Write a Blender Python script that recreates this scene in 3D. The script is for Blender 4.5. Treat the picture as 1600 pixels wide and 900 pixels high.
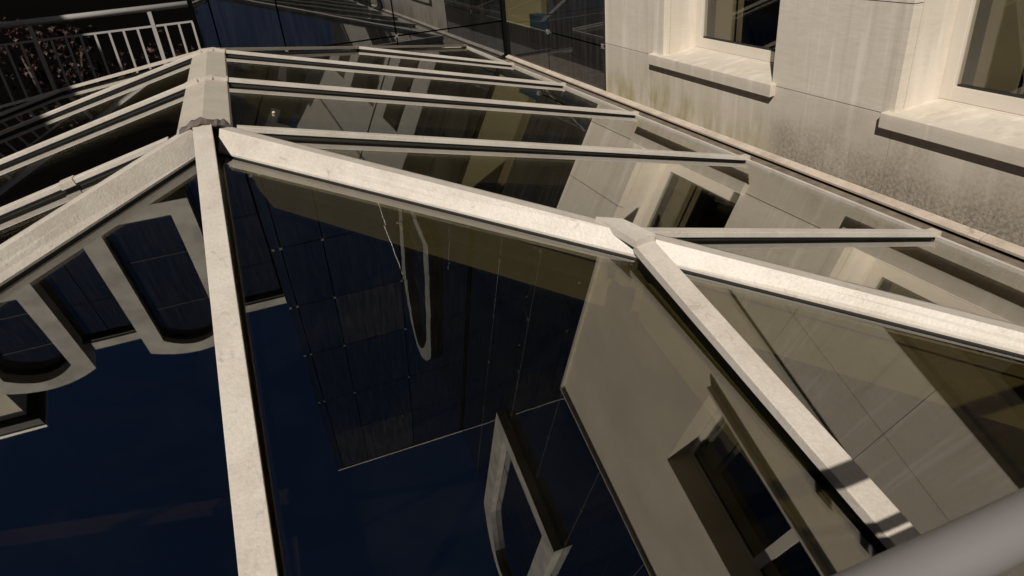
import bpy, bmesh, math, random
from mathutils import Vector, Matrix
random.seed(7)
D = bpy.data
for o in list(D.objects): D.objects.remove(o)
scene = bpy.context.scene
COL = scene.collection
S = 1.2                                   # one roof bay = 1.2 m

# ------------------------------------------------------------------ camera
cam_d = D.cameras.new('camera'); cam = D.objects.new('camera', cam_d); COL.objects.link(cam)
r = Vector((0.92762538, -0.3642415, -0.0827)); u = Vector((0.24338605, 0.42150047, 0.87355629)); f = Vector((0.28332736, 0.830461, -0.47964583))
m = Matrix((r, u, -f)).transposed().to_4x4()
m.translation = Vector((0.19226141, -2.49262866, 1.06715553)) * S
cam.matrix_world = m
cam_d.sensor_width = 36; cam_d.lens = 1056.634 / 1600 * 36
cam_d.clip_start = 0.02; cam_d.clip_end = 2000
cam_d.dof.use_dof = True; cam_d.dof.focus_distance = 3.6; cam_d.dof.aperture_fstop = 14.0
scene.camera = cam

# ------------------------------------------------------------------ light
to_sun = Vector((-0.62, -0.80, 0.92)).normalized()
el = math.asin(to_sun.z); az = math.atan2(to_sun.x, to_sun.y)
world = D.worlds.new('World'); scene.world = world; world.use_nodes = True
nt = world.node_tree; bg = nt.nodes['Background']
sky = nt.nodes.new('ShaderNodeTexSky'); sky.sky_type = 'NISHITA'; sky.sun_disc = False
sky.sun_elevation = el; sky.sun_rotation = az; sky.altitude = 3000; sky.air_density = 0.5; sky.dust_density = 0.0; sky.ozone_density = 6.0
nt.links.new(sky.outputs[0], bg.inputs[0]); bg.inputs[1].default_value = 0.05
sd = D.lights.new('sun', 'SUN'); so = D.objects.new('sun', sd); COL.objects.link(so)
sd.energy = 4.9; sd.angle = math.radians(0.53); sd.color = (1.0, 0.92, 0.81)
so.rotation_euler = (-to_sun).to_track_quat('-Z', 'Y').to_euler(); so.location = to_sun * 30
scene.view_settings.view_transform = 'Standard'; scene.view_settings.look = 'None'
scene.view_settings.exposure = 0.0; scene.view_settings.gamma = 1
scene.render.engine = 'CYCLES'
scene.cycles.max_bounces = 14; scene.cycles.glossy_bounces = 8; scene.cycles.transparent_max_bounces = 24
scene.cycles.diffuse_bounces = 3
scene.cycles.caustics_reflective = False; scene.cycles.caustics_refractive = False

# ------------------------------------------------------------------ materials
def nodes(name):
    mt = D.materials.new(name); mt.use_nodes = True; t = mt.node_tree
    return mt, t, t.nodes['Principled BSDF']
def N(t, k, **kw):
    n = t.nodes.new(k)
    for a, b in kw.items():
        if hasattr(n, a): setattr(n, a, b)
        else: n.inputs[a].default_value = b
    return n
def pos(t, sc=(1, 1, 1)):
    g = t.nodes.new('ShaderNodeNewGeometry'); mp = t.nodes.new('ShaderNodeMapping'); mp.inputs['Scale'].default_value = sc
    t.links.new(g.outputs['Position'], mp.inputs['Vector']); return mp.outputs[0]
def noise(t, sc, detail=5, rough=.55, coord=None, dist=0):
    n = t.nodes.new('ShaderNodeTexNoise'); n.inputs['Scale'].default_value = sc; n.inputs['Detail'].default_value = detail
    n.inputs['Roughness'].default_value = rough; n.inputs['Distortion'].default_value = dist
    t.links.new(coord if coord else pos(t), n.inputs['Vector']); return n.outputs['Fac']
def ramp(t, fac, stops):
    n = t.nodes.new('ShaderNodeValToRGB'); e = n.color_ramp.elements
    while len(e) < len(stops): e.new(.5)
    for i, (p_, c) in enumerate(stops):
        e[i].position = p_; e[i].color = (c, c, c, 1) if not isinstance(c, tuple) else c + (1,)
    t.links.new(fac, n.inputs[0]); return n.outputs[0]
def mix(t, fac, a, b, mode='MIX'):
    n = t.nodes.new('ShaderNodeMix'); n.data_type = 'RGBA'; n.blend_type = mode
    for v, i in ((fac, 0), (a, 6), (b, 7)):
        if hasattr(v, 'links'): t.links.new(v, n.inputs[i])
        else: n.inputs[i].default_value = v if i == 0 else (tuple(v) + (1,))
    return n.outputs[2]
def math_(t, op, a, b=None):
    n = t.nodes.new('ShaderNodeMath'); n.operation = op; n.use_clamp = (op in ('MULTIPLY', 'ADD', 'SUBTRACT') and False)
    for v, i in ((a, 0), (b, 1)):
        if v is None: continue
        if hasattr(v, 'links'): t.links.new(v, n.inputs[i])
        else: n.inputs[i].default_value = v
    return n.outputs[0]
def bump(t, b, h, st, dist=.01):
    n = t.nodes.new('ShaderNodeBump'); n.inputs['Strength'].default_value = st; n.inputs['Distance'].default_value = dist
    t.links.new(h, n.inputs['Height']); t.links.new(n.outputs[0], b.inputs['Normal'])
def simple(name, col, rough=.6, metal=0, var=.12, sc=6, bst=.0):
    mt, t, b = nodes(name)
    c = mix(t, ramp(t, noise(t, sc), [(.3, 1 - var), (.7, 1 + var * .3)]), (0, 0, 0), col)
    n = t.nodes.new('ShaderNodeMix')
    rr = ramp(t, noise(t, sc), [(.3, 1 - var), (.7, 1.0)])
    c = mix(t, 1.0, col, rr, 'MULTIPLY')
    t.links.new(c, b.inputs['Base Color']); b.inputs['Roughness'].default_value = rough; b.inputs['Metallic'].default_value = metal
    if bst: bump(t, b, noise(t, sc * 20), bst, .002)
    return mt

# weathered painted aluminium caps
def paint(name, base, dirt, amount=.5):
    mt, t, b = nodes(name)
    big = ramp(t, noise(t, 5.5, 6, .65), [(.42, 0.), (.72, 1.)])
    fine = ramp(t, noise(t, 95, 5, .75), [(.36, .88), (.60, 1.)])
    spots = ramp(t, noise(t, 23, 3, .6), [(.68, 0.), (.76, 1.)])
    scr = ramp(t, noise(t, 30, 6, .7, pos(t, (1, .22, 1)), 1.5), [(.60, 0.), (.66, 1.)])
    vo = t.nodes.new('ShaderNodeTexVoronoi'); vo.inputs['Scale'].default_value = 110; t.links.new(pos(t), vo.inputs['Vector'])
    f1 = math_(t, 'MULTIPLY', big, amount); c = mix(t, f1, base, dirt)
    c = mix(t, math_(t, 'MULTIPLY', spots, .35), c, tuple(x * .5 for x in dirt))
    c = mix(t, math_(t, 'MULTIPLY', scr, .25), c, tuple(x * .42 for x in base))
    stn = ramp(t, noise(t, 8, 7, .72, None, 1.2), [(.64, 0.), (.69, 1.)])
    c = mix(t, math_(t, 'MULTIPLY', stn, .5), c, (.20, .165, .125))
    c = mix(t, 1.0, c, fine, 'MULTIPLY')
    t.links.new(c, b.inputs['Base Color']); b.inputs['Roughness'].default_value = .48
    wr = math_(t, 'ADD', noise(t, 120, 3, .6, None, .8), math_(t, 'MULTIPLY', vo.outputs['Distance'], .7)); bump(t, b, wr, .30, .0024)
    return mt
M = {}
M['cap'] = paint('weathered_cap_paint', (.535, .50, .45), (.38, .335, .285), .65)
M['ridge'] = paint('ridge_sheet_paint', (.47, .43, .37), (.36, .32, .26), .6)
M['gutterline'] = paint('flashing_paint', (.52, .45, .38), (.34, .28, .22), .8)
M['lead'] = simple('dull_lead', (.15, .125, .11), .6, .2, .5, 30, .4)
M['gasket'] = simple('black_gasket', (.012, .011, .010), .7)
M['white_frame'] = simple('cream_window_frame', (.62, .57, .50), .4, 0, .1, 3)
M['rail'] = simple('shade_grey_rail_paint', (.17, .163, .165), .42, 0, .15, 4, .05)  # darkened to carry the shade that falls along the near handrail
M['steel'] = simple('steel_fitting', (.24, .235, .225), .5, .4, .1)
M['beam'] = simple('cream_steel_beam', (.21, .19, .13), .6, 0, .18, 5)
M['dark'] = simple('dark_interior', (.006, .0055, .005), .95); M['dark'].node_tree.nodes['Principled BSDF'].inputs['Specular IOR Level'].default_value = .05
M['room'] = simple('beige_interior', (.34, .30, .21), .8, 0, .1, 2)
M['beige_panel'] = simple('reflection_and_column_beige', (.24, .20, .14), .8, 0, .12, 2)  # beige of the imitated jamb reflection and of the room column
M['basalt'] = simple('dark_basement_stone', (.0035, .003, .003), .95); M['basalt'].node_tree.nodes['Principled BSDF'].inputs['Specular IOR Level'].default_value = .0
M['blue'] = simple('blue_plastic', (.02, .06, .14), .5)
M['green'] = simple('green_plastic', (.10, .20, .03), .5)
M['wood'] = simple('reddish_timber', (.026, .009, .006), .6, 0, .3, 10)
M['render'] = simple('smooth_render', (.60, .535, .43), .85, 0, .16, 1.6, .15)
M['surround'] = simple('white_cast_stone', (.50, .47, .43), .8, 0, .42, 2.2, .1)
M['mossy'] = simple('mossy_gutter_metal', (.20, .16, .12), .8, 0, .55, 14, .5)
M['brown'] = simple('brown_facade_stone', (.16, .135, .09), .8, 0, .2, 2)
M['bark'] = simple('bark', (.06, .04, .03), .9)
M['deck'] = simple('roof_gravel_felt', (.12, .11, .10), .9, 0, .4, 8, .3)
M['ground'] = simple('courtyard_paving', (.10, .09, .08), .9, 0, .3, 2)
M['trim'] = simple('pale_metal_trim', (.55, .50, .43), .4, .0, .2, 5)

def limestone():
    mt, t, b = nodes('limestone_slabs')
    grain = noise(t, 9, 8, .62, pos(t, (1, .9, 6.5)), .8)
    cloud = noise(t, 1.7, 5, .6)
    streak = noise(t, 6, 5, .6, pos(t, (1, 2.2, .12)))
    c = mix(t, ramp(t, grain, [(.32, 0.), (.68, 1.)]), (.535, .485, .415), (.61, .56, .485))
    c = mix(t, math_(t, 'MULTIPLY', ramp(t, cloud, [(.38, 0.), (.68, 1.)]), .55), c, (.50, .445, .36))
    c = mix(t, math_(t, 'MULTIPLY', ramp(t, streak, [(.53, 0.), (.64, 1.)]), .6), c, (.70, .64, .58))
    c = mix(t, math_(t, 'MULTIPLY', ramp(t, noise(t, 5, 5, .6, pos(t, (1, 2.6, .1))), [(.56, 0.), (.70, 1.)]), .5), c, (.38, .32, .24))
    # damp dirt and algae low on the wall (a stain of its own, it stays with the wall)
    g = t.nodes.new('ShaderNodeNewGeometry'); sx = t.nodes.new('ShaderNodeSeparateXYZ'); t.links.new(g.outputs['Position'], sx.inputs[0])
    z, y = sx.outputs[2], sx.outputs[1]
    def mr(v, a, b_, c0=0., c1=1.):
        n = t.nodes.new('ShaderNodeMapRange'); n.interpolation_type = 'SMOOTHSTEP'
        t.links.new(v, n.inputs[0]); n.inputs[1].default_value = a; n.inputs[2].default_value = b_; n.inputs[3].default_value = c0; n.inputs[4].default_value = c1
        return n.outputs[0]
    zz = math_(t, 'ADD', z, math_(t, 'MULTIPLY', noise(t, 1.6, 5, .55), .62))
    low = mr(zz, .47, .10)
    c = mix(t, mr(z, .20, .14, 0., .38), c, (.35, .315, .26))
    near = mr(y, .75, .45)
    speck = ramp(t, noise(t, 48, 5, .8), [(.37, 1.), (.62, .46)])
    near_f = math_(t, 'MULTIPLY', math_(t, 'MULTIPLY', low, near), speck)
    c = mix(t, math_(t, 'MULTIPLY', near_f, .93), c, (.105, .088, .068))
    vor = t.nodes.new('ShaderNodeTexVoronoi'); vor.inputs['Scale'].default_value = 34; t.links.new(pos(t), vor.inputs['Vector'])
    lich = ramp(t, vor.outputs['Distance'], [(.16, 1.), (.30, 0.)])
    sel = ramp(t, noise(t, 6, 3, .5), [(.5, 0.), (.6, 1.)])
    c = mix(t, math_(t, 'MULTIPLY', math_(t, 'MULTIPLY', math_(t, 'MULTIPLY', lich, sel), low), math_(t, 'MULTIPLY', near, .6)), c, (.40, .36, .29))
    far = mr(y, .45, .75)
    alg = math_(t, 'MULTIPLY', math_(t, 'MULTIPLY', mr(zz, .40, .05), far), ramp(t, noise(t, 4, 5, .6, pos(t, (1, 2, .5))), [(.38, .15), (.62, 1.)]))
    c = mix(t, math_(t, 'MULTIPLY', alg, .9), c, (.24, .215, .10))
    t.links.new(c, b.inputs['Base Color']); b.inputs['Roughness'].default_value = .82
    bump(t, b, math_(t, 'ADD', noise(t, 60, 5, .65), math_(t, 'MULTIPLY', grain, .8)), .25, .003)
    return mt
M['stone'] = limestone()
M['joint'] = simple('stone_joint', (.03, .025, .02), .9)

def glass(name, F0, tint, refl=(1, 1, 1), wob=0., wsc=1.2, power=5.0, dust=0.):
    """coated pane, each face mirrors F0 at normal incidence and more towards grazing, rest goes through tinted"""
    mt = D.materials.new(name); mt.use_nodes = True; t = mt.node_tree; t.nodes.clear()
    out = t.nodes.new('ShaderNodeOutputMaterial'); mx = t.nodes.new('ShaderNodeMixShader')
    tr = t.nodes.new('ShaderNodeBsdfTransparent'); tr.inputs[0].default_value = tuple(tint) + (1,)
    gl = t.nodes.new('ShaderNodeBsdfGlossy'); gl.inputs['Roughness'].default_value = 0.0; gl.inputs[0].default_value = tuple(refl) + (1,)
    g = t.nodes.new('ShaderNodeNewGeometry'); d = t.nodes.new('ShaderNodeVectorMath'); d.operation = 'DOT_PRODUCT'
    t.links.new(g.outputs['Incoming'], d.inputs[0]); t.links.new(g.outputs['Normal'], d.inputs[1])
    c = math_(t, 'ABSOLUTE', d.outputs['Value']); om = math_(t, 'SUBTRACT', 1.0, c); pw = math_(t, 'POWER', om, power)
    fr = math_(t, 'ADD', F0, math_(t, 'MULTIPLY', pw, 1 - F0))
    if wob:
        bp = t.nodes.new('ShaderNodeBump'); bp.inputs['Strength'].default_value = 1.0; bp.inputs['Distance'].default_value = wob
        t.links.new(noise(t, wsc, 2, .4), bp.inputs['Height']); t.links.new(bp.outputs[0], gl.inputs['Normal'])
    t.links.new(fr, mx.inputs[0]); t.links.new(tr.outputs[0], mx.inputs[1]); t.links.new(gl.outputs[0], mx.inputs[2])
    if dust:
        v = t.nodes.new('ShaderNodeTexVoronoi'); v.inputs['Scale'].default_value = 13; t.links.new(pos(t), v.inputs['Vector'])
        cs = t.nodes.new('ShaderNodeSeparateColor'); t.links.new(v.outputs['Color'], cs.inputs[0])
        sp = math_(t, 'LESS_THAN', v.outputs['Distance'], math_(t, 'MULTIPLY', math_(t, 'SUBTRACT', cs.outputs[0], .72), .13))
        film = math_(t, 'MULTIPLY', ramp(t, noise(t, 3, 6, .65, pos(t, (1, 1, 1)), 1.), [(.45, 0.), (.8, 1.)]), dust)
        dd = t.nodes.new('ShaderNodeBsdfDiffuse'); dd.inputs[0].default_value = (.30, .28, .24, 1)
        m2 = t.nodes.new('ShaderNodeMixShader'); t.links.new(math_(t, 'MAXIMUM', math_(t, 'MULTIPLY', sp, .35), film), m2.inputs[0])
        t.links.new(mx.outputs[0], m2.inputs[1]); t.links.new(dd.outputs[0], m2.inputs[2]); t.links.new(m2.outputs[0], out.inputs[0]); return mt
    t.links.new(mx.outputs[0], out.inputs[0]); return mt
def mirror(name, F0, base, refl, wob=0., wsc=1.0):
    """dark body-tinted facade glass: mirror coat over an almost black body"""
    mt = D.materials.new(name); mt.use_nodes = True; t = mt.node_tree; t.nodes.clear()
    out = t.nodes.new('ShaderNodeOutputMaterial'); mx = t.nodes.new('ShaderNodeMixShader')
    df = t.nodes.new('ShaderNodeBsdfDiffuse'); df.inputs[0].default_value = tuple(base) + (1,)
    rain = ramp(t, noise(t, 9, 5, .6, pos(t, (2.4, 2.4, .16))), [(.42, 1.), (.74, 2.4)])
    t.links.new(mix(t, 1.0, base, rain, 'MULTIPLY'), df.inputs[0])
    gl = t.nodes.new('ShaderNodeBsdfGlossy'); gl.inputs['Roughness'].default_value = 0.0; gl.inputs[0].default_value = tuple(refl) + (1,)
    g = t.nodes.new('ShaderNodeNewGeometry'); d = t.nodes.new('ShaderNodeVectorMath'); d.operation = 'DOT_PRODUCT'
    t.links.new(g.outputs['Incoming'], d.inputs[0]); t.links.new(g.outputs['Normal'], d.inputs[1])
    c = math_(t, 'ABSOLUTE', d.outputs['Value']); pw = math_(t, 'POWER', math_(t, 'SUBTRACT', 1.0, c), 5.0)
    fr = math_(t, 'ADD', F0, math_(t, 'MULTIPLY', pw, 1 - F0))
    if wob:
        bp = t.nodes.new('ShaderNodeBump'); bp.inputs['Strength'].default_value = 1.0; bp.inputs['Distance'].default_value = wob
        t.links.new(noise(t, wsc, 2, .4), bp.inputs['Height']); t.links.new(bp.outputs[0], gl.inputs['Normal'])
    t.links.new(fr, mx.inputs[0]); t.links.new(df.outputs[0], mx.inputs[1]); t.links.new(gl.outputs[0], mx.inputs[2])
    t.links.new(mx.outputs[0], out.inputs[0]); return mt
M['roofglass'] = glass('solar_roof_glass', .182, (.72, .70, .585), (1, 1, 1), 0, 1, 3.2, .005)
M['winglass'] = glass('window_glass', .07, (.8, .8, .74), (1, 1, 1), 0)
M['mir'] = mirror('dark_mirror_glass', .29, (.008, .008, .008), (.92, .96, 1.0), .003, .9)
M['mir2'] = mirror('grey_mirror_glass', .20, (.018, .017, .016), (.92, .95, 1.0), .0012, .9)
M['archglass'] = mirror('attic_mirror_glass', .22, (.010, .010, .010), (.95, .97, 1.0), .0012, .7)

def leafmat():
    mt, t, b = nodes('maple_leaf')
    oi = t.nodes.new('ShaderNodeObjectInfo')
    c = mix(t, ramp(t, noise(t, 3.2, 3), [(.38, 0.), (.62, 1.)]), (.045, .011, .008), (.022, .014, .007))
    t.links.new(c, b.inputs['Base Color']); b.inputs['Roughness'].default_value = .6
    return mt
M['leaf'] = leafmat()

# ------------------------------------------------------------------ mesh helpers (coordinates in roof bays, scaled by S)
class MB:
    def __init__(s): s.v = []; s.f = []
    def add(s, vs, fs):
        n = len(s.v); s.v += [Vector(v) for v in vs]; s.f += [tuple(i + n for i in q) for q in fs]; return s
    def box(s, a, b):
        (x0, y0, z0), (x1, y1, z1) = a, b
        return s.add([(x0, y0, z0), (x1, y0, z0), (x1, y1, z0), (x0, y1, z0), (x0, y0, z1), (x1, y0, z1), (x1, y1, z1), (x0, y1, z1)],
                     [(0, 3, 2, 1), (4, 5, 6, 7), (0, 1, 5, 4), (1, 2, 6, 5), (2, 3, 7, 6), (3, 0, 4, 7)])
    def bar(s, p, q, w, h, up=(0, 0, 1), top=True):
        """rectangular bar from p to q; with top=True the p-q line is the middle of its upper face"""
        p, q, up = Vector(p), Vector(q), Vector(up); d = (q - p).normalized(); sd_ = d.cross(up).normalized(); n = sd_.cross(d).normalized()
        a, b = (0, -h) if top else (h / 2, -h / 2); o = []
        for c in (p, q):
            o += [c - sd_ * w / 2 + n * b, c + sd_ * w / 2 + n * b, c + sd_ * w / 2 + n * a, c - sd_ * w / 2 + n * a]
        return s.add(o, [(0, 1, 2, 3), (7, 6, 5, 4), (0, 4, 5, 1), (1, 5, 6, 2), (2, 6, 7, 3), (3, 7, 4, 0)])
    def prism(s, poly, off):
        off = Vector(off); n = len(poly); vs = [Vector(q) for q in poly] + [Vector(q) + off for q in poly]
        return s.add(vs, [tuple(range(n))[::-1], tuple(range(n, 2 * n))] + [(i, (i + 1) % n, (i + 1) % n + n, i + n) for i in range(n)])
    def tube(s, pts, rad, seg=12, cap=True):
        pts = [Vector(q) for q in pts]; rings = []
        for i, c in enumerate(pts):
            d = (pts[min(i + 1, len(pts) - 1)] - pts[max(i - 1, 0)]).normalized()
            a = d.cross(Vector((0, 0, 1)) if abs(d.z) < .9 else Vector((1, 0, 0))).normalized(); b = a.cross(d)
            rr = rad[i] if isinstance(rad, (list, tuple)) else rad
            rings.append([c + a * math.cos(2 * math.pi * k / seg) * rr + b * math.sin(2 * math.pi * k / seg) * rr for k in range(seg)])
        vs = [v for q in rings for v in q]; fs = []
        for i in range(len(pts) - 1):
            for k in range(seg): fs.append((i * seg + k, i * seg + (k + 1) % seg, (i + 1) * seg + (k + 1) % seg, (i + 1) * seg + k))
        if cap: fs += [tuple(range(seg))[::-1], tuple(range((len(pts) - 1) * seg, len(pts) * seg))]
        return s.add(vs, fs)
    def build(s, name, mat, parent=None, smooth=False, bevel=0, **kw):
        me = D.meshes.new(name); off = Vector((0, 0, 0)); q = parent
        while q is not None: off += q.location; q = q.parent
        me.from_pydata([v * S - off for v in s.v], [], s.f); me.validate()
        bm = bmesh.new(); bm.from_mesh(me); bmesh.ops.recalc_face_normals(bm, faces=bm.faces)
        if bevel: bmesh.ops.bevel(bm, geom=list(bm.edges), offset=bevel, segments=2, affect='EDGES', profile=.6, clamp_overlap=True)
        bm.to_mesh(me); bm.free()
        me.materials.append(mat)
        if smooth: me.polygons.foreach_set('use_smooth', [True] * len(me.polygons))
        o = D.objects.new(name, me); COL.objects.link(o); o.parent = parent
        for k_, v_ in kw.items(): o[k_] = v_
        return o
def thing(name, loc, label, cat, group=None):
    o = D.objects.new(name, None); COL.objects.link(o); o.location = Vector(loc) * S; o.empty_display_size = .1
    o['label'] = label; o['category'] = cat
    if group: o['group'] = group
    return o
def tag(o, label, cat, group=None):
    o['label'] = label; o['category'] = cat
    if group: o['group'] = group
    return o

# ------------------------------------------------------------------ key numbers
tR, kH, w, H = 0.24383480, 1.0163861, 2.2461278, 0.5476841
tF = kH * tR; eF = H / tF
W, yF, yS, ZD = 2.828, 4.651, 2.44, -0.28
gR = lambda x: (0.50150756 - 0.23432849 * abs(x)) / 0.97215748       # glass, side slopes
gF = lambda y: (0.460113 + 0.2214537 * y) / 0.97517089               # glass, front slope
cR = lambda x: H - tR * abs(x)                                        # cap level, side slopes
cF = lambda y: H + tF * y
RB = 2.0                                                              # y of the far ridge end
YB = RB + w

# ------------------------------------------------------------------ setting
MB().box((-160, -160, -6.2), (160, 160, -6.0)).build('ground', M['ground'], kind='structure')
dk = MB()
dk.box((-4.5, -9, ZD - .3), (-w + .02, 4.66, ZD)); dk.box((w - .02, -9, ZD - .3), (W + .3, 4.66, ZD))
dk.box((-w + .02, -9, ZD - .3), (w - .02, -eF + .02, ZD)); dk.box((-w + .02, YB - .02, ZD - .3), (w - .02, 4.66, ZD))
dk.build('roof_deck', M['deck'], kind='structure')
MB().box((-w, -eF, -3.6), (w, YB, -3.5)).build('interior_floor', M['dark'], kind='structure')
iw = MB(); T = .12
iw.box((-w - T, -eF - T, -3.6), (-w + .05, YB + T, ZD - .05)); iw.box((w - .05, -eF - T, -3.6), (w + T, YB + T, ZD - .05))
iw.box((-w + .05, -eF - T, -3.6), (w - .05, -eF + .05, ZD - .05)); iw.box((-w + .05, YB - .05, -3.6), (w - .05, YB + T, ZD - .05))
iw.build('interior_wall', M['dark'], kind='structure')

# ------------------------------------------------------------------ glass roof
gr = thing('glass_roof', (0, 0, ZD), 'hipped glass roof lantern with cream metal bars filling the terrace between the facades', 'glass roof')
cb = MB()
for sx_ in (-1, 1):
    x0, x1 = sorted((sx_ * (w - .06), sx_ * (w + .0))); cb.box((x0, -eF + .06, ZD), (x1, YB - .06, -.045))
cb.box((-w, -eF, ZD), (w, -eF + .06, -.045)); cb.box((-w, YB - .06, ZD), (w, YB, -.045))
cb.build('curb', M['mossy'], gr)
tb = MB()
for sx_ in (-1, 1): tb.bar((sx_ * (w + .004), -eF, -.012), (sx_ * (w + .004), YB, -.012), .012, .03)
tb.bar((-w, -eF - .006, .0), (w, -eF - .006, .0), .03, .06); tb.bar((-w, YB + .006, .0), (w, YB + .006, .0), .022, .05)
tb.build('eave_trim', M['cap'], gr)
def pane(poly, zf):
    TH = .006
    MB().prism([(x, y, zf(x, y) - TH) for x, y in poly], (0, 0, TH)).build('glass_pane', M['roofglass'], gr)
zr = lambda x, y: gR(x); zfr = lambda x, y: gF(y); zbk = lambda x, y: gR(y - RB) - .0
E_ = .004
for s_ in (1, -1):
    def X(*q): return [(s_ * a, b) for a, b in q]
    pane(X((kH, -1 - 0), (w, -1), (w, -w / kH)), zr)
    pane(X((0.0, 0.0), (w, 0), (w, -1), (kH, -1)), zr)
    pane(X((0, 0), (w, 0), (w, 1), (0, 1)), zr)
    pane(X((0, 1), (w, 1), (w, 2), (0, 2)), zr)
    pane(X((0, 2), (w, 2), (w, 3), (1, 3)), zr)
    pane(X((1, 3), (w, 3), (w, YB)), zr)
    pane(X((0, 0), (kH, -1), (kH, -eF), (0, -eF)), zfr)
    pane(X((kH, -1), (w, -w / kH), (w, -eF), (kH, -eF)), zfr)
    pane(X((0, RB), (1.12, RB + 1.12), (1.12, YB), (0, YB)), zbk)
    pane(X((1.12, RB + 1.12), (w, YB), (1.12, YB)), zbk)
# side rafters
def rafter(s_, x0, x1, y, wd=.036):
    p, q = (s_ * x0, y, cR(x0)), (s_ * x1, y, cR(x1)); up = (s_ * tR, 0, 1)
    rb = MB().bar(p, q, wd, .017, up).build('rafter_bar', M['cap'], gr, bevel=.002)
    d = .0165
    gk = MB().bar((p[0], y, p[2] - d), (q[0] - s_ * .015, y, q[2] - d), .018, .03, up).build('gasket', M['gasket'], rb)
    # beam under the glass
    if s_ > 0: MB().bar((s_ * max(x0, .06), y, cR(max(x0, .06)) - .065), (s_ * (w - .06), y, cR(w - .06) - .065), .05, .10, up).build('beam', M['beam'], gr)
    e = Vector(q); MB().box((e.x - .012, y - wd / 2 - .002, e.z - .026), (e.x + .012, y + wd / 2 + .002, e.z + .003)).build('end_cap', M['gutterline'], rb, bevel=.002)
for s_ in (1, -1):
    rafter(s_, kH * 1.0 + .03, w + .01, -1)
    for y in (0, 1, 2): rafter(s_, .085 if y != 0 else .11, w + .01, y)
    rafter(s_, 1.0, w + .01, 3)
# bent bars over the ridge
for y in (1, 2):
    b_ = MB()
    xs = [-.09, -.035, .035, .09]; zt = [cR(.09), cR(.012), cR(.012), cR(.09)]
    for i in range(3): b_.bar((xs[i], y, zt[i] + .0012), (xs[i + 1], y, zt[i + 1] + .0012), .04, .019)
    b_.bar((.086, y, zt[3] + .006), (.096, y, zt[3] + .003), .046, .02)
    b_.build('ridge_bar', M['cap'], gr)
# ridge cap sheet
rc = MB(); hw = .088
for s_ in (1, -1):
    a = .012
    rc.prism([(0, .02, cR(0) - a), (s_ * hw, .02, cR(hw) - a), (s_ * hw, RB, cR(hw) - a), (0, RB, cR(0) - a)], (0, 0, -.008))
    rc.prism([(s_ * hw, .02, cR(hw) - a), (s_ * (hw + .004), .02, cR(hw) - a - .02), (s_ * (hw + .004), RB, cR(hw) - a - .02), (s_ * hw, RB, cR(hw) - a)], (-.003 * s_, 0, -.002))
rc.build('ridge_cap', M['ridge'], gr)
MB().box((-.04, 0, .25), (.04, RB, .43)).build('beam', M['beam'], gr)
# lead patch at the hip apex
lp = MB(); random.seed(3); q = []
prof = [(-.072, .006), (-.060, .020), (-.048, .014), (-.030, .028), (-.012, .024), (.004, .031), (.022, .026), (.040, .018), (.052, .026), (.062, .020), (.074, .026), (.088, .006)]
for j, yy in enumerate((-.030, -.008, .018, .040)):
    for (x, dz) in prof: q.append((x + random.uniform(-.004, .004), yy + random.uniform(-.004, .004), cR(x) + dz * (.3, .8, .75, .15)[j] + random.uniform(-.0028, .0028) - .003))
n_ = len(prof); lp.add(q, [(j * n_ + i, j * n_ + i + 1, (j + 1) * n_ + i + 1, (j + 1) * n_ + i) for j in range(3) for i in range(n_ - 1)])
po = lp.build('lead_patch', M['lead'], gr, smooth=False); so_ = po.modifiers.new('s', 'SOLIDIFY'); so_.thickness = .006
# hip caps
def hip(s_, a0, a1, front=True, wf=.085, wr=.052):
    """folded plate along the hip between plan parameters a0..a1 (x = s*k*a, y = -a)"""
    k = kH
    d = Vector((s_ * k, -1, 0)).normalized(); pf = Vector((-s_ * 1, -k, 0)).normalized(); pr = -pf
    P0, P1 = Vector((s_ * k * a0, -a0)), Vector((s_ * k * a1, -a1)); mb = MB(); z = lambda a: H - tF * a
    c0 = Vector((P0.x, P0.y, z(a0))); c1 = Vector((P1.x, P1.y, z(a1)))
    def fr(c, dist):
        t_ = dist / wf; c2 = c + pf * ((.030 if s_ > 0 else .037) * t_); c2.z = c.z + (gF(c2.y) + (.013 if s_ > 0 else .014) - c.z) * t_; return c2
    def ri(c, dist): c2 = c + pr * dist; c2.z = cR(c2.x); return c2
    for fn, wd in ((fr, wf), (ri, wr)):
        mb.prism([c0, fn(c0, wd), fn(c1, wd), c1], (0, 0, -.007))
        e0, e1 = fn(c0, wd), fn(c1, wd); g0, g1 = fn(c0, wd - .006), fn(c1, wd - .006)
        if fn is ri: mb.prism([e0, g0, g1, e1], (0, 0, -.016))
    h = mb.build('hip_cap', M['cap'], gr)
    g = MB()
    for fn, wd in ((fr, wf - .006), (ri, wr - .012)):
        a_, b_ = fn(c0, wd), fn(c1, wd); i0, i1 = fn(c0, wd - .02), fn(c1, wd - .02)
        lo = .03 if fn is ri else .016
        g.prism([a_ - Vector((0, 0, .008)), i0 - Vector((0, 0, .008)), i1 - Vector((0, 0, .008)), b_ - Vector((0, 0, .008))], (0, 0, -lo))
    g.build('gasket', M['gasket'], h)
    off = Vector((0, 0, -.055)); mb = MB()
    bb = MB().bar(c0 + d * .06 + off * 1.35, c1 - d * (.02 if a1 < 2 else .1) + off * 1.35, .050, .022)
    bb.bar(c0 + d * .06 + off * 1.76, c1 - d * (.02 if a1 < 2 else .1) + off * 1.76, .016, .075)
    bb.bar(c0 + d * .06 + off * 3.1, c1 - d * (.02 if a1 < 2 else .1) + off * 3.1, .050, .065)
    if s_ > 0: bb.build('beam', M['beam'], gr)
for s_ in (1, -1):
    hip(s_, .055 if s_ > 0 else .03, 1.0); hip(s_, 1.0, w / kH)
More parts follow.
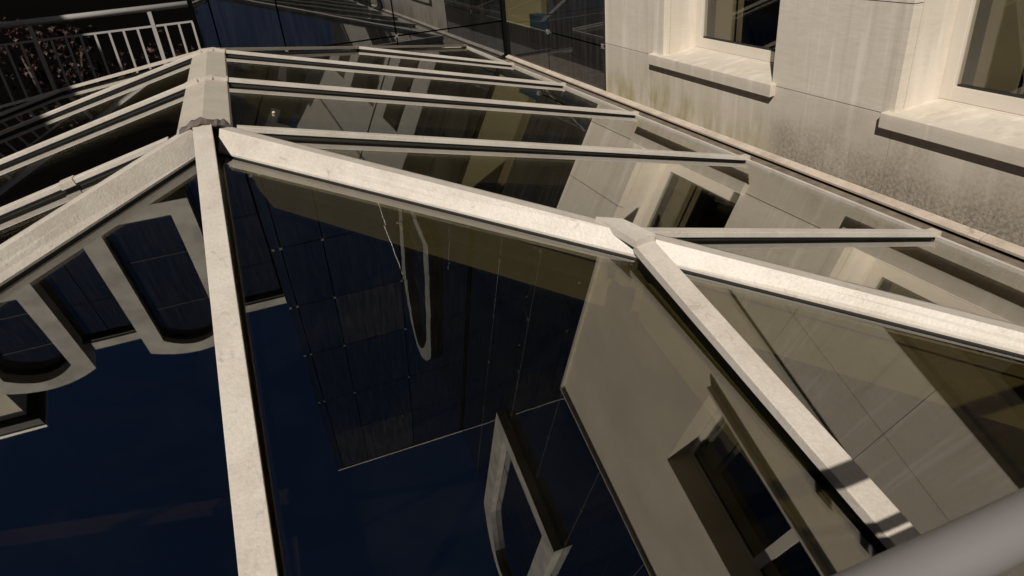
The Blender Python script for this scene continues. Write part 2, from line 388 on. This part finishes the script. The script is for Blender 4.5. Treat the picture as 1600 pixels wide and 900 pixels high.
# back hips
for s_ in (1, -1):
    c0, c1 = Vector((s_ * .05, RB + .05, cR(.05))), Vector((s_ * w, YB, 0))
    MB().bar(c0, c1, .05, .02).build('hip_cap', M['ridge'], gr, bevel=.0015)
    MB().bar(c0 + Vector((0, 0, -.08)), c1 + Vector((0, 0, -.08)), .04, .14).build('beam', M['beam'], gr)
# front rafters: middle and two jacks
def front_bar(x, a0, wd, lip=True):
    up = (0, -tF, 1)
    o = MB().bar((x, -a0, cF(-a0) + .004), (x, -eF, cF(-eF) + .004), wd, .012, up).build('front_rafter', M['cap'], gr, bevel=.0025)
    if abs(x) > .1:
        for q_ in (-1, 1): MB().bar((x + q_ * (wd / 2 - .002), -a0, cF(-a0) - .0055), (x + q_ * (wd / 2 - .002), -eF, cF(-eF) - .0055), .004, .016, up).build('lip', M['cap'], o)
    MB().bar((x, -a0, cF(-a0) - .0085), (x, -eF, cF(-eF) - .0085), wd - (.02 if abs(x) < .1 else .040), .07, up).build('gasket', M['gasket'], o)
    MB().bar((x, -a0 - .05, cF(-a0 - .05) - .085), (x, -eF + .06, cF(-eF + .06) - .085), .05, .13, up).build('beam', M['beam'], gr)
front_bar(0.004, -.012, .060)
for s_ in (1, -1):
    front_bar(s_ * 1.055, 1.075, .058)
    # folded saddle piece where hip, jack bar and rafter meet
    sd2 = MB(); sgn = s_
    A_ = [(.990, -.930, .3185), (1.056, -.962, .3095), (1.088, -1.082, .3010), (1.024, -1.090, .2995)]
    sd2.prism([(sgn * x, y, z) for x, y, z in A_], (0, 0, -.022)); sd2.build('saddle_plate', M['cap'], gr)
# lap joint cover on the first left rafter
for x in (-.42,):
    MB().bar((x, 0, cR(x) + .003), (x - .045, 0, cR(x - .045) + .003), .044, .024, (-tR, 0, 1)).build('lap_cover', M['ridge'], gr, bevel=.002)

# gutter between roof and wall
gt = MB(); gt.box((w + .015, -8, ZD + .004), (W - .05, 4.55, ZD + .02)); gt.box((W - .05, -8, ZD + .004), (W - .022, 4.55, ZD + .012))
tag(gt.build('gutter', M['mossy']), 'dirty brown gutter channel between the glass roof and the stone wall', 'gutter')
fl = thing('flashing_strip', (W - .03, 1, -.26), 'long pale metal flashing strip along the foot of the stone wall', 'flashing')
f_ = MB()
for y0, y1 in ((-8, -3), (-3, -.82), (-.815, 1.0), (1.005, 2.44), (2.445, 4.60)):
    f_.prism([(W - .043, y0, -.249), (W - .045, y0, -.238), (W - .004, y0, -.222), (W - .002, y0, -.238)], (0, y1 - y0, 0))
f_.build('strip', M['gutterline'], fl)
MB().box((W - .022, -8, ZD + .02), (W - .003, 4.6, -.242)).build('gap_shade', M['gasket'], fl)  # black box standing in for the shaded recess behind the flashing

# ------------------------------------------------------------------ stone building on the right
sb = thing('stone_building', (W + .3, 0, ZD), 'pale limestone facade with deep window bays, stained dark near its foot', 'building')
J = .004
st = MB()
def slab(y0, y1, z0, z1, x0=W, x1=W + .05): st.box((x0, min(y0, y1) + J / 2, z0 + J / 2), (x1, max(y0, y1) - J / 2, z1 - J / 2))
ys = [2.43, 1.63, .526, -.274, -1.36, -2.46, -3.3, -4.4, -5.5, -6.3, -8]
for a, b in zip(ys[:-1], ys[1:]): slab(b, a, -.235, .145)
wins = [(1.61, .53), (-.272, -2.44), (-3.3, -4.4), (-5.5, -6.6)]
piers = [(2.43, 1.61), (.53, -.272), (-2.44, -3.3), (-4.4, -5.5), (-6.6, -8)]
for a, b in piers:
    for z0, z1 in ((.145, .612), (.612, 1.06), (1.06, 1.50)): slab(b, a, z0, z1)
for a, b in zip([2.43, 1.35, .25, -.55, -1.356, -2.45, -3.5, -4.6, -5.7], [1.35, .25, -.55, -1.356, -2.45, -3.5, -4.6, -5.7, -8]):
    slab(b, a, 1.50, 1.98); slab(b, a, 1.98, 2.33)
RX = 3.13
# reveals (slabs on jambs and soffit)
for a, b in wins:
    st.box((W + .052, a - .003, .145), (RX, a + .04, 1.50)); st.box((W + .052, b - .04, .145), (RX, b + .003, 1.50))
    st.box((W + .052, b + .003, 1.47), (RX, a - .003, 1.505))
st.build('wall', M['stone'], sb)
bk = MB()
bk.box((W + .05 + .001, -8, -.3), (W + .3, 2.43, .14))
for a, b in piers: bk.box((W + .0505, b + .042, .14), (W + .3, a - .042, 1.5))
bk.box((W + .0505, -8, 1.506), (W + .3, 2.43, 2.325))
bk.build('backing', M['joint'], sb)
# sills
def sill(y1, y0):
    z = .157; o = .034
    MB().prism([(W - o, y0, z), (W - o, y0, z - .068), (W + .012, y0, z - .062), (RX, y0, z - .04), (RX, y0, z + .028)], (0, y1 - y0, 0)).build('sill', M['stone'], sb, bevel=.003)
sill(1.745, .497); sill(-.228, -2.48); sill(-3.25, -4.45); sill(-5.45, -6.65)
def window(y1, y0, z0=.185, z1=1.47, x=RX - .05, fw=.062, mull=()):
    fr_ = MB(); d0, d1 = x, x + .045
    fr_.box((d0, y0 + .003, z0), (d1, y0 + fw, z1)); fr_.box((d0, y1 - fw, z0), (d1, y1 - .003, z1))
    fr_.box((d0 + .0015, y0 + fw, z0), (d1 - .001, y1 - fw, z0 + fw)); fr_.box((d0 + .0015, y0 + fw, z1 - fw), (d1 - .001, y1 - fw, z1))
    for m_ in mull: fr_.box((d0 + .001, m_ - fw * .9, z0 + fw), (d1 - .002, m_ + fw * .9, z1 - fw))
    wf_ = fr_.build('window', M['white_frame'], sb, bevel=.0025)
    g = MB(); q = fw + .008
    for a_, b_ in ((y0, y0 + q), (y1 - q, y1)): g.box((d0 + .012, a_ + .01, z0 + .01), (d1 - .01, b_, z1 - .01))
    g.box((d0 + .0125, y0 + q, z0 + .01), (d1 - .0105, y1 - q, z0 + q)); g.box((d0 + .0125, y0 + q, z1 - q), (d1 - .0105, y1 - q, z1 - .01))
    g.build('seal', M['gasket'], wf_)
    MB().box((d0 + .02, y0 + .02, z0 + .02), (d0 + .026, y1 - .02, z1 - .02)).build('pane', M['winglass'], wf_)
    MB().box((d0 - .012, y0 + .003, z0 - .022), (d1, y1 - .003, z0 - .001)).build('frame_sill', M['white_frame'], wf_, bevel=.002)
    cu = MB(); a_ = y1 - fw - .02
    n = 2
    for i in range(n): cu.box((d1 + .05 + .02 * (i % 2), a_ - .19 - .05 * i, z0 + .02), (d1 + .062 + .02 * (i % 2), a_ - .2 * i, z1))
    cu.build('jamb_reflection', M['beige_panel'], wf_)  # beige panels set behind the pane to imitate the jamb's reflection
    rm = MB(); rx = x + .05
    rm.box((rx + .9, y0 - .3, z0 - .3), (rx + .95, y1 + .3, z1 + .1)); rm.box((rx + .001, y0 - .3, z0 - .35), (rx + .95, y1 + .3, z0 - .3))
    rm.box((rx + .001, y0 - .35, z0 - .35), (rx + .95, y0 - .3, z1 + .15)); rm.box((rx + .001, y1 + .3, z0 - .35), (rx + .95, y1 + .35, z1 + .15)); rm.box((rx + .001, y0 - .3, z1 + .1), (rx + .95, y1 + .3, z1 + .15))
    rm.build('room', M['dark'], wf_)
window(1.61, .53); window(-.272, -2.44, mull=(-1.36,)); window(-3.3, -4.4); window(-5.5, -6.6)
MB().box((W - .012, -8, 2.335), (W + .3, 2.43, 2.375)).build('cornice', M['trim'], sb)
# rendered upper wall with its window, glass box above
rw = MB(); Z0, Z1, YE = 2.38, 6.15, 1.36; wy1, wy0, wz0, wz1 = -.36, -2.9, 3.22, 4.52; XR = W + .02; XB = W + .42
rw.box((XR, wy1, Z0), (XB, YE, Z1)); rw.box((XR, -8, Z0), (XB, wy0, Z1)); rw.box((XR, wy0, Z0), (XB, wy1, wz0)); rw.box((XR, wy0, wz1), (XB, wy1, Z1))
rw.build('upper_wall', M['render'], sb)
MB().box((W - .01, YE, Z0), (XB, YE + .035, Z1)).build('corner_trim', M['trim'], sb)
MB().box((W - .03, wy0 - .02, wz0 - .03), (XR + .28, wy1 + .02, wz0 - .001)).build('upper_sill', M['trim'], sb)
window(wy1, wy0, wz0 + .005, wz1 - .005, XR + .22, .05, (-1.43,))
tr_ = MB().box((W - .02, -8, 6.155), (W + .06, YE + .03, 6.175)); tr_.build('drip_edge', M['trim'], sb)

# ------------------------------------------------------------------ dark glass tower
tw = thing('glass_tower', (1.4, yF, ZD), 'tall dark mirror glass tower closing the far end of the glass roof', 'building')
rows = [ZD, .115, 1.62, 3.2, 4.79, 6.18, 7.55, 8.94, 10.63, 12.1, 13.83]
cols = [-.115, .008, .58, 1.66, 2.80]
G = .007
rng = random.Random(11)
def panel(a, b, mat): return MB().box(a, b).build('glass_panel', mat, tw)
for i in range(len(cols) - 1):
    for j in range(len(rows) - 1):
        g = 0.0 if rng.random() > .3 else 0
        tilt = rng.uniform(-.0016, .0016); tz = rng.uniform(-.0012, .0012)
        a, b, c, d = cols[i] + G, cols[i + 1] - G, rows[j] + G, rows[j + 1] - G
        mat = M['mir2'] if (i, j) in ((2, 6), (2, 9), (1, 9), (3, 4)) else M['mir']
        mb = MB(); mb.prism([(a, yF + tilt, c + 0), (b, yF - tilt, c), (b, yF - tilt + tz, d), (a, yF + tilt + tz, d)], (0, .02, 0)); mb.build('glass_panel', mat, tw)
wc = [yF - .02, 3.545, 2.455]
for i in range(2):
    for j in range(len(rows) - 1):
        if i == 0 and j == 1: continue
        pm_ = M['mir2'] if j < 2 else M['mir']
        tilt = rng.uniform(-.0015, .0015)
        a, b, c, d = wc[i + 1] + G, wc[i] - G, rows[j] + G, rows[j + 1] - G
        mb = MB(); mb.prism([(W + .003 + tilt, a, c), (W + .003 - tilt, b, c), (W + .003 - tilt, b, d), (W + .003 + tilt, a, d)], (.02, 0, 0)); mb.build('glass_panel', pm_, tw)
# grey joint profiles of the side wing
jp = MB()
for y in wc[1:]: jp.box((W + .006, y - .0035, 1.7), (W + .012, y + .0035, 13.8))
for z in rows[3:10]: jp.box((W + .0065, wc[2], z - .0035), (W + .0125, wc[0], z + .0035))
for y in (1.36, .27, -.82): jp.box((W + .006, y - .0035, 6.2), (W + .012, y + .0035, 9.1))
for z in rows[6:8]: jp.box((W + .0065, -3, z - .0035), (W + .0125, 2.44, z + .0035))
jp.build('joint_profiles', simple('grey_joint_profile', (.16, .155, .15), .5), tw)
# clear panel with the room behind it
MB().box((W + .003, 3.545 + G, .115 + G), (W + .012, yF - .02 - G, 1.62 - G)).build('clear_panel', M['winglass'], tw)
core = MB(); core.box((cols[0] + .02, yF + .03, ZD), (W + .7, 8, 13.8))
core.box((W + .033, 2.46, ZD), (W + .7, 3.50, 13.8)); core.box((W + .033, 3.50, ZD), (W + .7, yF + .03, .05)); core.box((W + .033, 3.5, 1.66), (W + .7, yF + .03, 13.8))
core.build('core', M['dark'], tw)
ro = MB(); ro.box((W + .66, 3.5, .05), (W + .69, yF + .03, 1.66)); ro.box((W + .034, 3.5, .052), (W + .66, yF + .03, .075)); ro.box((W + .034, 3.501, .08), (W + .66, 3.53, 1.65)); ro.box((W + .034, yF - .0, .08), (W + .66, yF + .029, 1.65))
ro.build('office_room', M['room'], tw)
MB().box((W + .12, 3.85, .08), (W + .22, 4.25, .20)).build('storage_box', M['blue'], tw, bevel=.004)
MB().box((W + .10, 3.66, .08), (W + .12, 3.70, .5)).build('green_binder', M['green'], tw)
MB().box((W + .3, 4.2, .08), (W + .34, 4.35, 1.6)).build('room_column', M['beige_panel'], tw)
# glass box above the rendered wall and its upper wall strip
for j in range(2, 5):
    MB().box((W + .003, YE + .04, rows[j] + G + (.0 if j > 2 else -.81)), (W + .02, 2.455 - G, rows[j + 1] - G)).build('glass_panel', M['mir'], tw)
uc = [2.455, 1.36, .27, -.82, -1.9, -3.0]
for i in range(5):
    for j in range(5, 10):
        MB().box((W + .003, uc[i + 1] + G, rows[j] + G), (W + .02, uc[i] - G, rows[j + 1] - G)).build('glass_panel', M['mir'], tw)
c2 = MB(); c2.box((W + .03, -8, 6.18), (W + .7, 2.459, 13.8)); c2.box((W + .03, YE + .04, 2.4), (W + .7, 2.459, 6.179)); c2.build('overhang_core', M['dark'], tw)
MB().box((W + .0, -8, 13.83), (W + .7, 2.459, 13.9)).build('parapet_cap', M['trim'], tw)
MB().box((cols[0] - .01, yF - .02, 13.835), (W + .7, 8, 13.88)).build('parapet_cap', M['trim'], tw)
MB().box((cols[0] - .012, yF, ZD), (cols[0] + .004, yF + 1.2, 13.83)).build('side_panel', M['mir'], tw)
# glass fittings
ft = []
for x in cols[1:4]:
    for z in rows[1:9]: ft.append(((x, yF - .012, z), 'y'))
for x in cols[:1]:
    for z in rows[4:9]: ft.append(((x + .02, yF - .008, z), 'y'))
for y in wc[1:]:
    for z in rows[1:9]: ft.append(((W - .006, y if y > 2.5 else y + .02, z), 'x'))
for y in uc[1:4]:
    for z in rows[5:9]: ft.append(((W - .006, y, z), 'x'))
base = None
for (c, ax) in ft:
    if base is None:
        mb = MB(); mb.tube([(0, -.002, 0), (0, .012, 0)], .012, 12)
        for a, b in ((-1, -1), (1, -1), (1, 1), (-1, 1)): mb.tube([(a * .014, 0, b * .014), (a * .014, .012, b * .014)], .006, 8)
        
        me = D.meshes.new('glass_fitting'); me.from_pydata([v * S for v in mb.v], [], mb.f); me.materials.append(M['steel']); base = me
    o = D.objects.new('glass_fitting', base); COL.objects.link(o); o.parent = tw; o.location = Vector(c) * S - tw.location
    if ax == 'x': o.rotation_euler = (0, 0, -math.pi / 2)

# arched window surround on the glass box and on the attic building
def surround(ax, org, c, hw_, z0, zs, rise, th, depth, parent, ins=.02):
    """ax='y': facade facing -y at y=org; ax='x': facade facing -x at x=org"""
    def P(s, z, d): return (s, org + d, z) if ax == 'y' else (org + d, s, z)
    n = 14; outer = [(c - hw_, z0), (c - hw_, zs)]; inner = [(c - hw_ + th, z0 + th * .9), (c - hw_ + th, zs - th * .9)]
    for i in range(1, n):
        t_ = i / n; s = c - hw_ + 2 * hw_ * t_; outer.append((s, zs + rise * (1 - (2 * t_ - 1) ** 2)))
        si = c - hw_ + th + 2 * (hw_ - th) * t_; inner.append((si, zs - th * .9 + rise * (1 - (2 * t_ - 1) ** 2)))
    outer += [(c + hw_, zs), (c + hw_, z0)]; inner += [(c + hw_ - th, zs - th * .9), (c + hw_ - th, z0 + th * .9)]
    vs = []; L = len(outer)
    for d in (-depth, .12):
        vs += [P(a, b, d) for a, b in outer]; vs += [P(a, b, d) for a, b in inner]
    fs = []
    for i in range(L):
        j = (i + 1) % L
        fs += [(i, j, L + j, L + i), (2 * L + i, 3 * L + i, 3 * L + j, 2 * L + j), (i, 2 * L + i, 2 * L + j, j), (L + i, L + j, 3 * L + j, 3 * L + i)]
    so2 = MB().add(vs, fs).build('window_surround', M['surround'], parent, bevel=0)
    # dark frame, panes and their joints inside
    pl = [P(a, b, ins + .03) for a, b in inner]; off = (0, .02, 0) if ax == 'y' else (.02, 0, 0)
    MB().prism(pl, off).build('window_pane', M['archglass'], so2)
    jt = MB()
    zz = z0 + th
    for fz in (.36, .72):
        z = z0 + (zs - z0) * fz
        a, b = P(c - hw_ + th, z - .006, ins + .024), P(c + hw_ - th, z + .006, ins + .031)
        jt.box(tuple(map(min, a, b)), tuple(map(max, a, b)))
    fr2 = .035
    for i in range(L - 1):
        a, b = inner[i], inner[i + 1]
        ca = Vector((c, (z0 + zs) / 2)); va = (ca - Vector(a)).normalized() * fr2; vb = (ca - Vector(b)).normalized() * fr2
        jt.prism([P(a[0], a[1], 0), P(b[0], b[1], 0), P(b[0] + vb.x, b[1] + vb.y, 0), P(a[0] + va.x, a[1] + va.y, 0)], (0, ins + .029, 0) if ax == 'y' else (ins + .029, 0, 0))
    jt.build('window_frame', M['gasket'], so2)
    return so2

ab = thing('attic_building', (-2.2, 5.6, -6), 'dark glazed attic building with pale arched window surrounds behind the railing', 'building')
yb = 5.6
bod = MB(); bod.box((-4.66, yb + .10, -6), (-.16, 9, 8.40)); bod.build('body', M['basalt'], ab)
bp = MB()
zr_ = [4.2, 5.3, 6.45, 7.55, 8.36]; xr_ = [-4.66, -3.9, -2.87, -1.7, -.95, -.2]
for j in range(4):
    for i in range(5): bp.box((xr_[i] + .006, yb + .07, zr_[j] + .006), (xr_[i + 1] - .006, yb + .095, zr_[j + 1] - .006))
bp.build('dark_panels', M['archglass'], ab)
for a, b in ((-3.30, -2.45), (-.98, -.17)):
    MB().box((a, yb - .02, 8.42), (b, yb + .5, 8.60)).build('cornice', M['surround'], ab)
    MB().box((a, yb + .0, 8.37), (b, yb + .5, 8.418)).build('shadow_gap', M['gasket'], ab)
surround('y', yb, -1.735, .735, 5.725, 8.96, .26, .275, .10, ab)
surround('y', yb, -4.02, .74, 6.66, 8.90, .26, .27, .16, ab)
surround('x', W, 1.49, 1.22, 9.2, 13.5, 1.4, .36, .15, tw, -.06)

bb = thing('beige_block', (-6.5, 6.2, -6), 'far beige building corner with a dark eave rising past the attic', 'building')
MB().box((-9, 6.35, -6), (-5.2, 9.5, 11.0)).build('wall', M['render'], bb)
e_ = MB(); e_.box((-9.1, 6.2, 11.02), (-5.0, 9.6, 11.25)); e_.build('eave', M['gasket'], bb)
MB().box((-9.12, 6.18, 11.252), (-4.98, 9.62, 11.33)).build('eave_trim', M['trim'], bb)

# block added out of view, sized to shade the terrace's far left corner
lb = thing('shade_block', (-5.4, 0, -6), 'plain block added out of view left of the terrace to shade its far corner', 'building')
wl = MB(); wl.box((-7, -2.4, -6), (-3.8, 1.6, 4.4)); wl.build('wall', M['render'], lb)
for j in range(2):
    for yy in (-1.7, -.4, .9):
        z = .4 + j * 2.3
        o = MB().box((-3.80, yy - .3, z), (-3.775, yy + .3, z + 1.3)).build('window', M['white_frame'], lb)
        MB().box((-3.776, yy - .24, z + .06), (-3.768, yy + .24, z + 1.24)).build('pane', M['mir'], o)
MB().box((-7.05, -2.45, 4.4), (-3.74, 1.65, 4.5)).build('parapet_cap', M['trim'], lb)

# building behind the viewpoint, seen only as a dark mass in the mirror glass
rbb = thing('rear_building', (0, -10.5, -6), 'shaded olive brown building closing the courtyard behind, mirrored in the glass', 'building')
mb = MB()
for i in range(7):
    x = -7 + i * 1.7
    mb.box((x, -11, -6), (x + .75, -9.5, 6.2))
for z in (-1.2, .9, 2.9, 4.9): mb.box((-7, -10.9, z), (4.9, -9.52, z + .7))
mb.build('wall', M['brown'], rbb); MB().box((-7, -10.8, -6), (4.9, -9.9, 6.1)).build('window_band', M['mir'], rbb)

# ------------------------------------------------------------------ railings
def railing(name, label, x0, x1, y, zt, zm, zb, post_x, n_bal, r_, side=None, mat=None):
    RM = mat or M['rail']
    t_ = thing(name, ((x0 + x1) / 2, y, zb), label, 'railing')
    MB().tube([(x0, y, zt), (x1, y, zt)], r_, 24).build('handrail', RM, t_, smooth=True)
    MB().bar((x0, y, zm + .008), (x1, y, zm + .008), .012, .016).build('mid_rail', RM, t_)
    MB().bar((x0, y, zb + .09), (x1, y, zb + .09), .012, .016).build('bottom_rail', RM, t_)
    pm = None
    for x in post_x:
        MB().box((x - .016, y - .011, zb), (x + .016, y + .011, zt - r_ * .8)).build('post', RM, t_)
    stp = (post_x[1] - post_x[0]) / n_bal; k = int((x1 - x0) / stp) + 2
    xs = []
    x = post_x[0]
    while x > x0: x -= stp
    while x < x1:
        if x > x0 and min(abs(x - q) for q in post_x) > stp * .4: xs.append(x)
        x += stp
    for x in xs: MB().box((x - .009, y - .006, zb + .09), (x + .009, y + .006, zm - .008)).build('baluster', RM, t_)
    return t_
railing('terrace_railing', 'grey painted railing with square bars at the far left edge of the terrace', -2.75, -.165, 4.6, .630, .484, -.28,
        [-2.32, -1.415, -.49], 8, .026, mat=simple('pale_rail_paint', (.33, .32, .31), .4, 0, .15, 4))
NRY, NRZ = -2.2915, 0.6497
nr = railing('viewing_railing', 'blurred grey tubular handrail across the near right corner', -1.6, 2.75, NRY, NRZ, NRZ - .145, -.26,
        [-1.5, -.5, 1.9, 2.7], 9, .0208)
MB().box((-1.6, -2.31, .12), (1.15, -2.30, .49)).build('infill_panel', M['trim'], nr); MB().box((1.156, -2.31, .12), (2.75, -2.30, .49)).build('infill_panel', M['trim'], nr)
lv = thing('louvre_grille', (1.3, -2.36, ZD), 'dark slatted louvre panel standing under the near handrail', 'grille')
l_ = MB()
for i in range(6):
    z = -.2 + i * .065; l_.add([(-.3, -2.415, z), (2.7, -2.415, z), (2.7, -2.375, z + .04), (-.3, -2.375, z + .04), (-.3, -2.415, z + .006), (2.7, -2.415, z + .006), (2.7, -2.375, z + .046), (-.3, -2.375, z + .046)],
          [(0, 1, 2, 3), (7, 6, 5, 4), (0, 4, 5, 1), (1, 5, 6, 2), (2, 6, 7, 3), (3, 7, 4, 0)])
l_.build('slats', M['lead'], lv)
MB().box((-.3, -2.43, ZD), (2.7, -2.41, .2)).build('back_plate', M['gasket'], lv)

# ------------------------------------------------------------------ maple
tr = thing('maple_tree', (-1.6, 5.25, -6), 'dark red leaved maple behind the far left railing', 'tree')
rng = random.Random(5)
tk = MB(); tk.tube([(-1.6, 5.25, -6), (-1.55, 5.22, -3.5), (-1.65, 5.25, -1.8), (-1.5, 5.2, -.4)], [.12, .09, .07, .04], 10)
tips = []
for i in range(16):
    a = rng.uniform(0, 6.28); z0 = rng.uniform(-3.0, -.8); L = rng.uniform(.5, 1.1)
    p0 = Vector((-1.6, 5.25, z0)); p1 = p0 + Vector((math.cos(a) * L * .7, math.sin(a) * L * .25, L * .8)); p2 = p1 + Vector((math.cos(a) * L * .5, math.sin(a) * .12, L * .5))
    tk.tube([p0, p1, p2], [.035, .02, .008], 6); tips += [p1, p2]
tk.build('trunk', M['bark'], tr, smooth=True)
lf = MB()
for _ in range(150):
    b = rng.choice(tips); c = b + Vector((rng.gauss(0, .30), rng.gauss(0, .10), rng.gauss(0, .28))); c.y = min(max(c.y, 4.85), 5.62)
    for k in range(46):
        q = c + Vector((rng.gauss(0, .11), rng.gauss(0, .06), rng.gauss(0, .06)))
        q.y = min(max(q.y, 4.75), 5.66)
        n = Vector((rng.gauss(0, 1), rng.gauss(0, 1), rng.gauss(0, 1) + .8)).normalized(); a_ = n.orthogonal().normalized(); b_ = n.cross(a_); sz = rng.uniform(.010, .020)
        pts = []
        for i in range(7):
            an = math.pi * (i / 6 * 1.7 - .35); rr = sz * (1.7 if i % 2 == 0 else .55); pts.append(q + a_ * math.cos(an) * rr + b_ * math.sin(an) * rr)
        lf.add([q] + pts, [(0, i, i + 1) for i in range(1, 7)])
crown = lf.build('crown', M['leaf'], tr)

# ------------------------------------------------------------------ small things
wb = MB(); wb.bar((-1.9, .35, -1.0), (-.09, -.115, -1.0), .05, .04)
tag(wb.build('timber_beam', M['wood']), 'faint reddish timber beam seen deep below the front glass', 'beam')
wb = MB(); wb.bar((-.12, -.22, -1.15), (-.16, -.9, -1.3), .045, .05)
tag(wb.build('timber_post', M['wood']), 'short reddish timber piece below the glass beside the middle bar', 'post')
sh = MB(); sh.tube([(0, 0, 0), (0, 0, .003), (0, 0, .006), (0, 0, .008)], [.006, .007, .005, .002], 12)
so3 = sh.build('pebble', simple('pale_shell', (.5, .45, .38), .6)); so3.location = Vector((.245, .40, gR(.245) + .002)) * S
tag(so3, 'small round pale pebble lying on the glass beside the ridge', 'pebble')
